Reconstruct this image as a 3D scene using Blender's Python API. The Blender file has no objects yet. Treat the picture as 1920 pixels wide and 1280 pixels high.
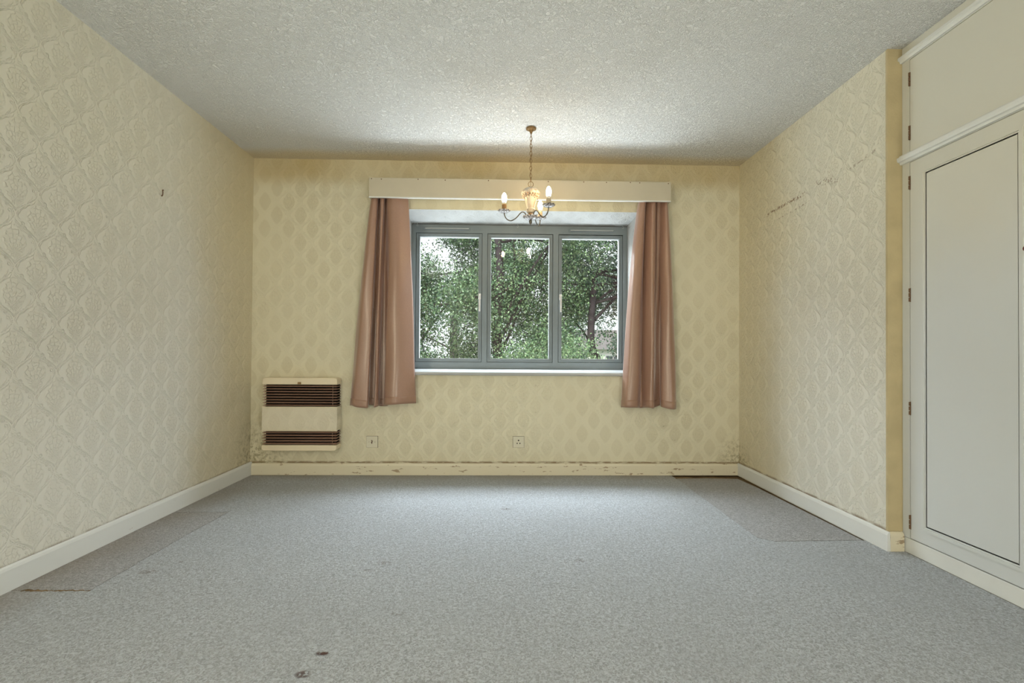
import bpy, bmesh, math, random
import numpy as np
from mathutils import Vector, Matrix, Euler
C = bpy.context.scene.collection
PI = math.pi
random.seed(4)
rng = np.random.default_rng(4)

# ------------------------------------------------------------------ room measures (metres)
D = 3.656          # window wall
XL, XR = -1.888, 1.850
XC = 1.920         # cupboard front
YP = 2.2355        # where the right wall ends and the cupboard recess begins
H = 2.4
YB = -1.7          # wall behind the camera
FRY = D + .27      # window frame plane
OX0, OX1, OZ0, OZ1 = -.742, 1.063, .772, 2.027     # opening in the wall plane
RX0, RX1, RZ0, RZ1 = -.739, 1.041, .800, 1.982     # opening at the frame

# ------------------------------------------------------------------ camera
cd = bpy.data.cameras.new('camera'); cam = bpy.data.objects.new('camera', cd); C.objects.link(cam)
cd.sensor_width = 36; cd.lens = 893.4 / 1920 * 36; cd.shift_y = 16.25 / 1920; cd.clip_start = .02; cd.clip_end = 300
cam.matrix_world = Matrix.Translation((0, 0, .917)) @ Matrix.Rotation(-.0236, 4, 'Z') @ Matrix.Rotation(PI/2 + .010, 4, 'X') @ Matrix.Rotation(.0068, 4, 'Z')
bpy.context.scene.camera = cam

# ------------------------------------------------------------------ light
sc = bpy.context.scene
w = bpy.data.worlds.new('overcast_sky'); sc.world = w; w.use_nodes = True
bg = w.node_tree.nodes['Background']; bg.inputs[0].default_value = (.93, .96, 1, 1); bg.inputs[1].default_value = 1.5

def area(name, loc, target, sx, sy, power, col):
    l = bpy.data.lights.new(name, 'AREA'); l.shape = 'RECTANGLE'; l.size = sx; l.size_y = sy
    l.energy = power; l.color = col
    o = bpy.data.objects.new(name, l); C.objects.link(o); o.location = loc
    o.rotation_euler = (Vector(target) - Vector(loc)).to_track_quat('-Z', 'Y').to_euler()
    return o
area('sky_fill_lamp', (.15, D + .90, 2.95), (.15, D-.06, 2.68), 4.0, 1.45, 800, (.84, .91, 1))  # added lamp outside, above the view, boosting skylight through the window
area('bounce_fill_lamp', (.15, D + .85, .08), (.15, D-.11, .35), 4.0, 1.25, 330, (.86, .93, 1))  # added lamp below the sill, standing in for light off the ground
area('side_fill_lamp', (XL + .04, -.80, 1.3), (.9, .9, 1.2), 1.3, 1.7, 84, (1, .93, .72))  # unseen fill lamp on the left behind the camera, no real source
area('low_side_fill_lamp', (XC - .03, -.95, .42), (-1.5, 1.3, 1.2), 1.3, .6, 50, (1, .95, .80))  # second unseen fill lamp, low on the right, added to brighten the left wall
sun = bpy.data.lights.new('sun', 'SUN'); sun.energy = 5.5; sun.angle = .5; sun.color = (1, .97, .9)
so = bpy.data.objects.new('sun', sun); C.objects.link(so); so.rotation_euler = (math.radians(38), 0, math.radians(-28))
sc.view_settings.view_transform = 'Standard'; sc.view_settings.look = 'None'
sc.view_settings.gamma = 1; sc.view_settings.use_curve_mapping = False
sc.view_settings.exposure = 0.10
BULB = 70
sc.cycles.use_denoising = True

# ------------------------------------------------------------------ node helpers
class G:
    def __init__(s, name, rough=.6, spec=.3):
        s.m = bpy.data.materials.new(name); s.m.use_nodes = True
        s.t = s.m.node_tree; s.b = s.t.nodes['Principled BSDF']
        s.b.inputs['Roughness'].default_value = rough
        s.b.inputs['Specular IOR Level'].default_value = spec
    def put(s, sock, v):
        if hasattr(v, 'is_output') or isinstance(v, bpy.types.NodeSocket): s.t.links.new(v, sock)
        elif v is not None:
            if isinstance(v, (tuple, list)) and len(v) == 3 and len(sock.default_value) == 4: v = (*v, 1)
            sock.default_value = v
    def m_(s, op, a, b=None, c=None, clamp=False):
        n = s.t.nodes.new('ShaderNodeMath'); n.operation = op; n.use_clamp = clamp
        s.put(n.inputs[0], a)
        if b is not None: s.put(n.inputs[1], b)
        if c is not None: s.put(n.inputs[2], c)
        return n.outputs[0]
    def add(s, a, b): return s.m_('ADD', a, b)
    def sub(s, a, b): return s.m_('SUBTRACT', a, b)
    def mul(s, a, b): return s.m_('MULTIPLY', a, b)
    def mx(s, a, b): return s.m_('MAXIMUM', a, b)
    def mn(s, a, b): return s.m_('MINIMUM', a, b)
    def sin(s, a): return s.m_('SINE', a)
    def cos(s, a): return s.m_('COSINE', a)
    def abs(s, a): return s.m_('ABSOLUTE', a)
    def step(s, a, lo, hi, r0=0., r1=1.):
        n = s.t.nodes.new('ShaderNodeMapRange'); n.interpolation_type = 'SMOOTHSTEP'
        s.put(n.inputs['Value'], a); n.inputs['From Min'].default_value = lo; n.inputs['From Max'].default_value = hi
        n.inputs['To Min'].default_value = r0; n.inputs['To Max'].default_value = r1
        return n.outputs[0]
    def ridge(s, a, centre, half):      # 1 on the line a == centre, fading over half
        return s.step(s.abs(s.sub(a, centre)), 0, half, 1, 0)
    def pos(s, obj=True):
        if not hasattr(s, '_p'):
            s._p = s.t.nodes.new('ShaderNodeTexCoord').outputs['Object']
            s._x = s.t.nodes.new('ShaderNodeSeparateXYZ'); s.t.links.new(s._p, s._x.inputs[0])
        return s._p
    def ax(s, k): s.pos(); return s._x.outputs['XYZ'.index(k.upper())]
    def noise(s, scale, detail=2, rough=.5, dist=0, vec=None):
        n = s.t.nodes.new('ShaderNodeTexNoise'); s.put(n.inputs['Vector'], vec or s.pos())
        n.inputs['Scale'].default_value = scale; n.inputs['Detail'].default_value = detail
        n.inputs['Roughness'].default_value = rough; n.inputs['Distortion'].default_value = dist
        return n.outputs['Fac']
    def voro(s, scale, vec=None, feat='F1'):
        n = s.t.nodes.new('ShaderNodeTexVoronoi'); n.feature = feat; s.put(n.inputs['Vector'], vec or s.pos())
        n.inputs['Scale'].default_value = scale; return n.outputs['Distance']
    def stretch(s, v3):
        n = s.t.nodes.new('ShaderNodeVectorMath'); n.operation = 'MULTIPLY'
        s.put(n.inputs[0], s.pos()); n.inputs[1].default_value = v3; return n.outputs[0]
    def mix(s, f, a, b):
        n = s.t.nodes.new('ShaderNodeMix'); n.data_type = 'RGBA'
        s.put(n.inputs[0], f); s.put(n.inputs[6], a); s.put(n.inputs[7], b); return n.outputs[2]
    def col(s, v): s.put(s.b.inputs['Base Color'], v); return s
    def bump(s, h, dist, strength=1.):
        n = s.t.nodes.new('ShaderNodeBump'); n.inputs['Strength'].default_value = strength
        n.inputs['Distance'].default_value = dist; s.put(n.inputs['Height'], h)
        s.t.links.new(n.outputs[0], s.b.inputs['Normal']); return s
    def inp(s, k, v): s.put(s.b.inputs[k], v); return s

CREAM = (.77, .755, .685); PALE = (.78, .76, .66)
def wallpaper(name, au, av, overlay=None, base=CREAM, relief=.85, medal=.17):
    g = G(name, .55, .25)
    warp = g.mul(g.sub(g.noise(60, 1), .5), .03)
    u = g.add(g.m_('DIVIDE', g.ax(au), .18), warp); v = g.m_('DIVIDE', g.ax(av), .207)
    def loc(a): return g.sub(a, g.m_('ROUND', a))
    au_, av_ = loc(u), loc(v)
    bu_, bv_ = loc(g.add(u, .5)), loc(g.add(v, .5))
    wA = g.mul(g.add(g.cos(g.mul(av_, 2*PI)), 1), .25)
    isA = g.m_('LESS_THAN', g.abs(au_), wA)
    lu = g.add(g.mul(au_, isA), g.mul(bu_, g.sub(1, isA)))
    lv = g.add(g.mul(av_, isA), g.mul(bv_, g.sub(1, isA)))
    wd = g.mul(g.add(g.cos(g.mul(lv, 2*PI)), 1), .25)
    d = g.sub(wd, g.abs(lu))                                  # distance in from the ogee outline
    right = g.m_('GREATER_THAN', lu, 0)
    # double moulded line with twisted rope on one flank, beads and leaves on the other
    lines = g.mx(g.ridge(d, .022, .014), g.ridge(d, .058, .012))
    rope = g.mul(g.ridge(d, .045, .05), g.step(g.sin(g.add(g.mul(lv, 2*PI*9), g.mul(d, 60))), -.1, .5))
    bead = g.mul(g.ridge(d, .03, .016), g.step(g.sin(g.mul(lv, 2*PI*26)), -.3, .3))
    leafb = g.mul(g.ridge(d, .085, .045), g.step(g.sin(g.add(g.mul(lv, 2*PI*6), g.mul(d, -70))), .1, .7))
    border = g.add(g.mul(right, g.mx(bead, leafb)), g.mul(g.sub(1, right), g.mx(g.mul(lines, g.step(g.sin(g.mul(lv, 2*PI*2)), -.5, .1)), rope)))
    # palmette: petals fanning from the foot of the medallion
    fy = g.add(lv, .20)
    ang = g.m_('ARCTAN2', lu, fy); r = g.m_('SQRT', g.add(g.mul(lu, lu), g.mul(fy, fy)))
    rw = g.m_('DIVIDE', g.add(r, g.mul(g.sub(g.noise(60, 2), .5), .16)), .085)
    row = g.m_('FLOOR', rw); fr_ = g.m_('FRACT', rw)
    pet = g.step(g.cos(g.add(g.mul(ang, 10), g.add(g.mul(row, PI), g.mul(g.sub(g.noise(48, 2), .5), 3.4)))), -.35, .15)
    cross = g.mul(g.step(fr_, .0, .18), g.step(fr_, .72, .95, 1, 0))
    def ring(cx, cy, rr_):
        dx = g.sub(lu, cx); dy = g.mul(g.sub(lv, cy), 1.15)
        return g.ridge(g.m_('SQRT', g.add(g.mul(dx, dx), g.mul(dy, dy))), rr_, .016)
    curls = g.mx(g.mx(ring(-.345, -.135, .036), ring(-.295, -.205, .028)), g.mx(ring(.315, .165, .034), ring(.375, .055, .026)))
    em = g.add(g.m_('POWER', g.m_('DIVIDE', g.abs(lu), .27), 1.5), g.m_('POWER', g.m_('DIVIDE', g.abs(g.sub(lv, .01)), .36), 1.3))
    mask = g.step(em, .75, 1.05, 1, 0)
    flower = g.mul(mask, g.mul(pet, g.add(g.mul(cross, .65), .35)))
    hgt = g.mx(g.mx(border, curls), g.mul(flower, .9))
    fine = g.noise(240, 2)
    big = g.noise(1.1, 1)
    c = g.mix(g.mul(mask, g.step(big, .35, .65, medal*.4, medal)), base, tuple(x*f for x, f in zip(base, (.72, .68, .60))))
    c = g.mix(g.mul(border, .10), c, (.86, .82, .66))
    c = g.mix(g.step(g.noise(2.3, 4), .55, .8, 0, .12), c, (.62, .52, .30))
    if overlay: c = overlay(g, c)
    g.col(c); g.bump(g.add(g.mul(hgt, g.step(g.noise(1.7, 2), .36, .60, .30 if relief < .6 else .75, 1)), g.mul(fine, .22)), .0026 * relief)
    return g.m

GAP_SHADE = (.20, .12, .05)
def skirt_gap_shade(g, c, along, amt=.85):  # shadow of the gap above the skirting, painted as a broken brown line
    n = g.noise(7, 4, .6, 0, g.stretch((1.6, 1.6, 6)))
    line = g.mul(g.ridge(g.ax('Z'), .094, .015), g.step(n, .38, .55, .15, 1))
    return g.mix(g.mul(line, amt), c, GAP_SHADE)
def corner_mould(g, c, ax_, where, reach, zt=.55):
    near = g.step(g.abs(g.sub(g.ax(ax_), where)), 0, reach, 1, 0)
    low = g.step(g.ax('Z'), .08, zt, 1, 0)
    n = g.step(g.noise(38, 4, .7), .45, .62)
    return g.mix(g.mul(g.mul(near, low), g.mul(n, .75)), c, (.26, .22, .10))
def stain_and_shade_back(g, c):
    c = skirt_gap_shade(g, c, 'X'); c = corner_mould(g, c, 'X', XL, .42); c = corner_mould(g, c, 'X', XR, .22, .4)
    top = g.mul(g.step(g.ax('Z'), 2.16, 2.30), g.step(g.noise(1.6, 2), .3, .7, .25, .6))   # yellow-brown band above the pelmet
    return g.mix(g.mul(top, 1.2), c, (.50, .37, .15))
def painted_warmth(g, c):       # warm bulb light painted in where daylight fades: higher up and into the corners
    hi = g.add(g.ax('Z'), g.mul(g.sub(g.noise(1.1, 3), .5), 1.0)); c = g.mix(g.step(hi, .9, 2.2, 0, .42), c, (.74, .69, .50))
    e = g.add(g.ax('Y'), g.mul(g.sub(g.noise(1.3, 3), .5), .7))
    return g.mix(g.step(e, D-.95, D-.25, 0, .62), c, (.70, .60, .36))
def stain_and_light_left(g, c):
    c = painted_warmth(g, c); c = skirt_gap_shade(g, c, 'Y', .5); return corner_mould(g, c, 'Y', D, .30)
def stain_and_light_right(g, c):
    c = painted_warmth(g, c); c = skirt_gap_shade(g, c, 'Y', .7); c = corner_mould(g, c, 'Y', D, .25, .35)
    def trail(c, y0, y1, z0, z1, wd, thr, amt):
        t = g.m_('DIVIDE', g.sub(g.ax('Y'), y0), y1 - y0)
        on = g.mul(g.step(t, 0, .04), g.step(t, .96, 1, 1, 0))
        zc = g.add(g.add(g.mul(t, z1 - z0), z0), g.mul(g.sub(g.noise(9, 2), .5), .03))
        band = g.ridge(g.ax('Z'), zc, wd)
        sp = g.step(g.noise(75, 2), thr, thr + .07)
        return g.mix(g.mul(g.mul(on, band), g.mul(sp, amt)), c, (.25, .15, .08))
    c = trail(c, 3.28, 2.84, 1.905, 1.912, .016, .46, .95)
    c = trail(c, 3.16, 2.80, 1.835, 1.85, .009, .52, .6)
    c = trail(c, 2.76, 2.56, 1.935, 1.90, .035, .53, .7)
    c = trail(c, 2.50, 2.30, 1.915, 1.945, .012, .50, .6)
    return c

def plain(name, colr, rough=.6, spec=.3, var=.06, vs=9, bump=0, bs=60, metal=0):
    g = G(name, rough, spec)
    n = g.step(g.noise(vs, 3), .3, .7)
    g.col(g.mix(g.mul(n, 1), tuple(c*(1-var) for c in colr), tuple(min(1, c*(1+var)) for c in colr)))
    if bump: g.bump(g.noise(bs, 3), bump)
    if metal: g.inp('Metallic', metal)
    return g.m

M = {}
M['wall_back'] = wallpaper('embossed_wallpaper_window_side', 'X', 'Z', stain_and_shade_back, (.74, .69, .52), .5, .30)
M['wall_left'] = wallpaper('embossed_wallpaper_left', 'Y', 'Z', stain_and_light_left)
M['wall_right'] = wallpaper('embossed_wallpaper_right', 'Y', 'Z', stain_and_light_right)
M['wall_rear'] = plain('rear_wall_paint', CREAM)
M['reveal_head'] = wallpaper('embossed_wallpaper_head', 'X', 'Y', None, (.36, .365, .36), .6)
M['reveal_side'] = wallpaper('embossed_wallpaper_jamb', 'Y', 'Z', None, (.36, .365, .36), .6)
M['heater_paper'] = wallpaper('embossed_heater_panel', 'X', 'Z', None, (.74, .68, .54), .55)
g = G('textured_ceiling_paint', .8, .15)
n1 = g.noise(52, 2, .5, 1.0); n2 = g.noise(38, 1, .5, 1.3)
worm = g.mx(g.ridge(n1, .5, .085), g.ridge(n2, .53, .05))
edge = g.add(g.ax('Y'), g.mul(g.sub(g.noise(2.2, 3), .5), .10))  # band by the window wall: nicotine yellow plus painted warm shade
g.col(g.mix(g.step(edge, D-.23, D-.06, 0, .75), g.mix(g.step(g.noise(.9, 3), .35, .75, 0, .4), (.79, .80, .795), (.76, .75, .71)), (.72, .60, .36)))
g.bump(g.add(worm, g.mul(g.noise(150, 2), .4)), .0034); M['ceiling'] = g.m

def carpet(name, tint):
    g = G(name, .95, .05)
    f = g.noise(105, 3, .62, 1.2); f2 = g.noise(330, 2); b = g.noise(2.2, 4, .6)
    c = g.mix(g.step(f, .32, .68), tuple(x*.66 for x in tint), tuple(min(1, x*1.22) for x in tint))
    c = g.mix(g.step(b, .4, .75, 0, .35), c, tuple(x*.84 for x in tint))
    # furniture dents and scuffs that were pressed and stained into the pile
    p = g.ax('X'), g.ax('Y'); tot = None
    for (x, y, rx, ry, k) in [(-.539, 1.482, .022, .012, 1), (-.560, 1.385, .022, .018, .8), (.359, 2.13, .022, .02, .45), (-.506, 2.115, .03, .018, .4),
                              (-.556, 2.043, .02, .012, .35), (.035, 2.845, .03, .02, .5), (-1.473, 2.036, .035, .02, .45), (-.36, 1.70, .03, .01, .3), (-1.40, 2.13, .012, .012, .4)]:
        e = g.m_('SQRT', g.add(g.m_('POWER', g.m_('DIVIDE', g.sub(p[0], x), rx), 2), g.m_('POWER', g.m_('DIVIDE', g.sub(p[1], y), ry), 2)))
        s_ = g.mul(g.step(e, .5, 1.3, 1, 0), k); tot = s_ if tot is None else g.mx(tot, s_)
    tot = g.mul(tot, g.step(g.noise(70, 2), .40, .56))
    c = g.mix(tot, c, (.16, .10, .09))
    wallside = g.mx(g.step(g.ax('Y'), D - .22, D - .02), g.mx(g.step(g.ax('X'), XL + .30, XL + .02), 0))  # browner along the walls: shading and fading put into the carpet colour
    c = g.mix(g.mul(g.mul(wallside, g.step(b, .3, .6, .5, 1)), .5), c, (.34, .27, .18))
    g.col(c); g.bump(g.add(g.sub(g.add(f, g.mul(f2, .5)), g.mul(tot, 1.2)), 0), .010)
    return g.m
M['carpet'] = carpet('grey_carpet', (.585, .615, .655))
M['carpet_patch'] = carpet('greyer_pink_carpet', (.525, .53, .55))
M['board'] = plain('dirty_underfloor', (.20, .14, .08), .9, .05, .3, 12, .002)

def chipped(name, base, chipc=(.30, .20, .11), amt=1., thr=.62):
    g = G(name, .42, .35)
    n = g.noise(10, 5, .65, 0, g.stretch((1.2, 1.2, 4))); c = g.mix(g.step(g.noise(3, 2), .3, .7, 0, .25), base, tuple(x*.9 for x in base))
    c = g.mix(g.mul(g.step(n, thr, thr + .03), amt), c, chipc)
    g.col(c); g.bump(g.noise(35, 3), .0008); return g.m
M['skirt'] = chipped('cream_gloss_skirting', (.76, .70, .54), amt=.8, thr=.615)
M['skirt_white'] = chipped('white_gloss_skirting', (.76, .775, .76), amt=.5, thr=.69)
g = G('off_white_gloss_cupboard', .38, .4)
gp_ = g.t.nodes.new('ShaderNodeNewGeometry'); gs_ = g.t.nodes.new('ShaderNodeSeparateXYZ'); g.t.links.new(gp_.outputs['Position'], gs_.inputs[0])
hz_ = g.add(gs_.outputs[2], g.mul(g.sub(g.noise(1.4, 3), .5), .9))  # cool daylight low and warm lamplight high, painted in by height
g.col(g.mix(g.step(hz_, .9, 1.8, 0, .85), (.66, .69, .705), (.68, .665, .575))); g.bump(g.noise(40, 3), .0006); M['cupboard'] = g.m
M['mould'] = plain('white_gloss_moulding', (.74, .755, .74), .35, .4, .02)
M['jamb'] = plain('aged_cream_plaster', (.54, .45, .27), .6, .2, .08, 8, .001, 90)
M['pelmet'] = plain('cream_painted_pelmet', (.56, .51, .395), .5, .3, .04, 4, .0004, 30)
M['frame'] = plain('grey_painted_window_frame', (.205, .24, .255), .4, .4, .03)
M['seal'] = plain('dark_grey_seal', (.06, .075, .08), .5, .3)
M['bead'] = plain('pale_glazing_spacer', (.42, .44, .45), .4, .3, .02)
M['sill'] = plain('white_gloss_sill', (.42, .43, .43), .3, .4, .02)
M['white_metal'] = plain('pale_handle_metal', (.72, .70, .68), .3, .5)
M['plate'] = plain('cream_switch_plastic', (.70, .66, .52), .35, .4, .02)
M['hole'] = plain('dark_slot', (.03, .025, .02), .8, .1)
M['brown'] = plain('dark_brown_enamel', (.10, .035, .022), .35, .5, .1)
M['slat'] = plain('brown_enamel_slat', (.36, .21, .15), .22, .7, .1, 5)
M['black'] = plain('black_void', (.012, .01, .009), .9, .05)
M['enamel'] = plain('cream_enamel', (.78, .68, .50), .35, .4, .05, 4)
M['brass'] = plain('aged_brass', (.27, .17, .075), .35, .5, .2, 60, metal=.6)
M['bronze'] = plain('dull_bronze_arm', (.13, .115, .085), .4, .5, .2, 60, metal=.3)
M['shadow_line'] = plain('panel_shadow_line', (.26, .22, .18), .8, .1)
M['rust'] = plain('rusty_screw', (.16, .09, .05), .6, .3)
M['red_knob'] = plain('dark_red_knob', (.16, .02, .02), .3, .5)
M['bark'] = plain('tree_bark', (.045, .04, .045), .9, .1, .3, 9, .01, 30)
M['tube_brown'] = plain('brown_candle_sleeve', (.30, .17, .07), .5, .3, .15, 60)
M['tube_cream'] = plain('cream_candle_sleeve', (.80, .66, .42), .5, .3, .06, 60)
M['tube_grey'] = plain('greige_candle_sleeve', (.50, .43, .31), .5, .3, .06, 60)
g = G('cream_ceramic', .3, .5); g.col(g.mix(g.step(g.noise(45, 3), .4, .7), (.56, .52, .45), (.46, .38, .28))); M['ceramic'] = g.m
g = G('gilt_leaf_relief', .4, .5); g.col(g.mix(g.step(g.noise(140, 2), .42, .58), (.34, .18, .10), (.80, .68, .52))); M['swag'] = g.m
g = G('enamelled_filigree', .3, .6); g.col(g.mix(g.step(g.noise(170, 2, .5, .8), .47, .55), (.10, .08, .07), (.72, .70, .74))); M['filigree'] = g.m
g = G('lit_candle_bulb', .3, .4); g.col((1, .9, .75)).inp('Emission Color', (1, .70, .36, 1)).inp('Emission Strength', BULB); M['bulb'] = g.m
g = G('clear_bulb_neck', .1, .5); g.col((.9, .85, .78)); M['neck'] = g.m
# satin: fine vertical weave, soft wide highlight
g = G('rose_tan_satin', .42, .9)
weave = g.noise(30, 2, .5, 0, g.stretch((60, 60, 3)))
g.col(g.mix(g.step(weave, .3, .7), (.30, .160, .103), (.37, .208, .142)))
g.inp('Coat Weight', .6).inp('Coat Roughness', .28).inp('Sheen Weight', .6).inp('Sheen Roughness', .35).inp('Sheen Tint', (.9, .85, .9, 1)).inp('Anisotropic', .5)
g.bump(g.noise(16, 3, .5, .4), .0016); M['satin'] = g.m
g = G('stitched_hem_satin', .4, .8); g.col((.325, .182, .12)).inp('Sheen Weight', .3); M['hem'] = g.m
m = bpy.data.materials.new('window_glass'); m.use_nodes = True; t = m.node_tree; t.nodes.clear()
o_ = t.nodes.new('ShaderNodeOutputMaterial'); mx = t.nodes.new('ShaderNodeMixShader'); tr = t.nodes.new('ShaderNodeBsdfTransparent')
gl = t.nodes.new('ShaderNodeBsdfGlossy'); lw = t.nodes.new('ShaderNodeLayerWeight'); lw.inputs[0].default_value = .5
pw = t.nodes.new('ShaderNodeMath'); pw.operation = 'POWER'; pw.inputs[1].default_value = 5; t.links.new(lw.outputs['Facing'], pw.inputs[0])
fr = t.nodes.new('ShaderNodeMath'); fr.operation = 'MULTIPLY_ADD'; fr.inputs[1].default_value = .9; fr.inputs[2].default_value = .035; t.links.new(pw.outputs[0], fr.inputs[0])
gl.inputs['Roughness'].default_value = .01; tr.inputs[0].default_value = (.96, .98, .97, 1)
t.links.new(fr.outputs[0], mx.inputs[0]); t.links.new(tr.outputs[0], mx.inputs[1]); t.links.new(gl.outputs[0], mx.inputs[2]); t.links.new(mx.outputs[0], o_.inputs[0])
M['glass'] = m
def leafmat(name, a, b):
    g = G(name, .32, .6)
    g.col(g.mix(g.step(g.noise(9, 3, .6), .40, .60), a, b)); return g.m
M['leaf0'] = leafmat('green_leaves', (.022, .060, .038), (.125, .23, .115))
M['leaf1'] = leafmat('blue_green_leaves', (.022, .055, .045), (.105, .185, .13))
M['leaf2'] = leafmat('bright_green_leaves', (.035, .095, .05), (.18, .31, .15))
M['grass'] = plain('mown_lawn', (.10, .17, .05), .9, .1, .3, 3, .02, 50)
M['paving'] = plain('pale_concrete_paving', (.50, .49, .46), .9, .1, .1, 3)
M['render'] = plain('pale_house_render', (.72, .70, .68), .8, .1)
M['tile'] = plain('grey_roof_tile', (.16, .15, .15), .8, .1)
M['pane_dark'] = plain('dark_far_pane', (.05, .06, .07), .15, .6)
M['brick'] = plain('outside_brick', (.35, .22, .16), .9, .1, .2)

# ------------------------------------------------------------------ mesh helpers
def link(name, bm, mat, parent=None, smooth=False, bevel=0, seg=2):
    if bevel:
        bmesh.ops.remove_doubles(bm, verts=bm.verts, dist=1e-6)
    me = bpy.data.meshes.new(name); bmesh.ops.recalc_face_normals(bm, faces=bm.faces); bm.to_mesh(me); bm.free()
    mats = mat if isinstance(mat, list) else [mat]
    for x in mats: me.materials.append(x)
    if smooth: me.polygons.foreach_set('use_smooth', [True]*len(me.polygons))
    o = bpy.data.objects.new(name, me); C.objects.link(o)
    if parent: o.parent = parent
    if bevel:
        b = o.modifiers.new('bevel', 'BEVEL'); b.width = bevel; b.segments = seg; b.limit_method = 'ANGLE'; b.angle_limit = .6
        b.harden_normals = False
    return o
def box(bm, x0, x1, y0, y1, z0, z1, M4=None):
    vs = [bm.verts.new((x, y, z)) for x in (x0, x1) for y in (y0, y1) for z in (z0, z1)]
    for f in ((0, 1, 3, 2), (4, 6, 7, 5), (0, 4, 5, 1), (2, 3, 7, 6), (0, 2, 6, 4), (1, 5, 7, 3)): bm.faces.new([vs[i] for i in f])
    if M4: bmesh.ops.transform(bm, matrix=M4, verts=vs)
    return vs
def bx(name, b, mat, parent=None, bevel=0, seg=2, smooth=False):
    bm = bmesh.new(); box(bm, *b); return link(name, bm, mat, parent, smooth, bevel, seg)
def lathe(bm, prof, n=32, o=(0, 0, 0), mod=None):
    rings = []
    for (r, z) in prof:
        ring = []
        for k in range(n):
            a = 2*PI*k/n; rr, zz = (r, z) if mod is None else mod(r, z, a)
            ring.append(bm.verts.new((o[0]+rr*math.cos(a), o[1]+rr*math.sin(a), o[2]+zz)))
        rings.append(ring)
    for a, b in zip(rings, rings[1:]):
        for k in range(n): bm.faces.new((a[k], a[(k+1) % n], b[(k+1) % n], b[k]))
    bm.faces.new(rings[0]); bm.faces.new(rings[-1])
def tube(bm, pts, r, n=8, closed=False):
    pts = [Vector(p) for p in pts]; rings = []; N = len(pts)
    up = None
    for i, p in enumerate(pts):
        if closed: t = pts[(i+1) % N] - pts[i-1]
        else: t = pts[min(i+1, N-1)] - pts[max(i-1, 0)]
        t.normalize()
        if up is None: up = Vector((0, 0, 1)) if abs(t.z) < .9 else Vector((1, 0, 0))
        s = t.cross(up).normalized(); up = s.cross(t).normalized()
        rr = r[i] if isinstance(r, (list, tuple)) else r
        rings.append([bm.verts.new(p + rr*(math.cos(2*PI*k/n)*s + math.sin(2*PI*k/n)*up)) for k in range(n)])
    pairs = list(zip(rings, rings[1:])) + ([(rings[-1], rings[0])] if closed else [])
    for a, b in pairs:
        for k in range(n): bm.faces.new((a[k], a[(k+1) % n], b[(k+1) % n], b[k]))
    if not closed: bm.faces.new(rings[0]); bm.faces.new(rings[-1])
def smooth_pts(P, k=6):
    out = []; P = [Vector(p) for p in P]
    for i in range(len(P)-1):
        p0, p1, p2, p3 = P[max(i-1, 0)], P[i], P[i+1], P[min(i+2, len(P)-1)]
        for j in range(k):
            t = j/k
            out.append(.5*((2*p1)+(-p0+p2)*t+(2*p0-5*p1+4*p2-p3)*t*t+(-p0+3*p1-3*p2+p3)*t**3))
    out.append(P[-1]); return out
def thing(name, label, cat, loc=(0, 0, 0), group=None):
    o = bpy.data.objects.new(name, None); C.objects.link(o); o.empty_display_size = .05
    o['label'] = label; o['category'] = cat; o.location = loc
    if group: o['group'] = group
    return o
def tag(o, label, cat, group=None, kind=None):
    o['label'] = label; o['category'] = cat
    if group: o['group'] = group
    if kind: o['kind'] = kind
    return o
def structure(o): o['kind'] = 'structure'; return o
def prism(bm, poly, z0, z1):
    a = [bm.verts.new((x, y, z0)) for x, y in poly]; b = [bm.verts.new((x, y, z1)) for x, y in poly]
    bm.faces.new(a); bm.faces.new(b)
    for i in range(len(poly)):
        j = (i+1) % len(poly); bm.faces.new((a[i], a[j], b[j], b[i]))

# ------------------------------------------------------------------ setting: shell
def quad(bm, pts, mi=0):
    f = bm.faces.new([bm.verts.new(p) for p in pts]); f.material_index = mi; return f
XO, ZO = 2.7, 2.75
bm = bmesh.new()
def ringq(bm, y, ox, oz, ix, iz, mi):       # rectangular ring: outer box ox/oz, inner opening ix/iz
    quad(bm, [(ox[0], y, oz[0]), (ix[0], y, oz[0]), (ix[0], y, oz[1]), (ox[0], y, oz[1])], mi)
    quad(bm, [(ix[1], y, oz[0]), (ox[1], y, oz[0]), (ox[1], y, oz[1]), (ix[1], y, oz[1])], mi)
    quad(bm, [(ix[0], y, oz[0]), (ix[1], y, oz[0]), (ix[1], y, iz[0]), (ix[0], y, iz[0])], mi)
    quad(bm, [(ix[0], y, iz[1]), (ix[1], y, iz[1]), (ix[1], y, oz[1]), (ix[0], y, oz[1])], mi)
ringq(bm, D, (XL, XR), (0, H), (OX0, OX1), (OZ0, OZ1), 0)
YR = D + .34
quad(bm, [(OX0, D, OZ1), (OX1, D, OZ1), (RX1, YR, RZ1), (RX0, YR, RZ1)], 1)
quad(bm, [(OX0, D, OZ0), (OX0, D, OZ1), (RX0, YR, RZ1), (RX0, YR, RZ0)], 2)
quad(bm, [(OX1, D, OZ0), (OX1, D, OZ1), (RX1, YR, RZ1), (RX1, YR, RZ0)], 2)
quad(bm, [(OX0, D, OZ0), (OX1, D, OZ0), (RX1, YR, RZ0), (RX0, YR, RZ0)], 2)
ringq(bm, YR + .02, (-XO, XO+.3), (-3.0, 3.2), (RX0, RX1), (RZ0, RZ1), 3)
for a, b in (((RX0, RZ0), (RX1, RZ0)), ((RX1, RZ0), (RX1, RZ1)), ((RX1, RZ1), (RX0, RZ1)), ((RX0, RZ1), (RX0, RZ0))):
    quad(bm, [(a[0], YR, a[1]), (b[0], YR, b[1]), (b[0], YR+.02, b[1]), (a[0], YR+.02, a[1])], 3)
me = bpy.data.meshes.new('wall_back'); bm.to_mesh(me); bm.free()
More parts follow.
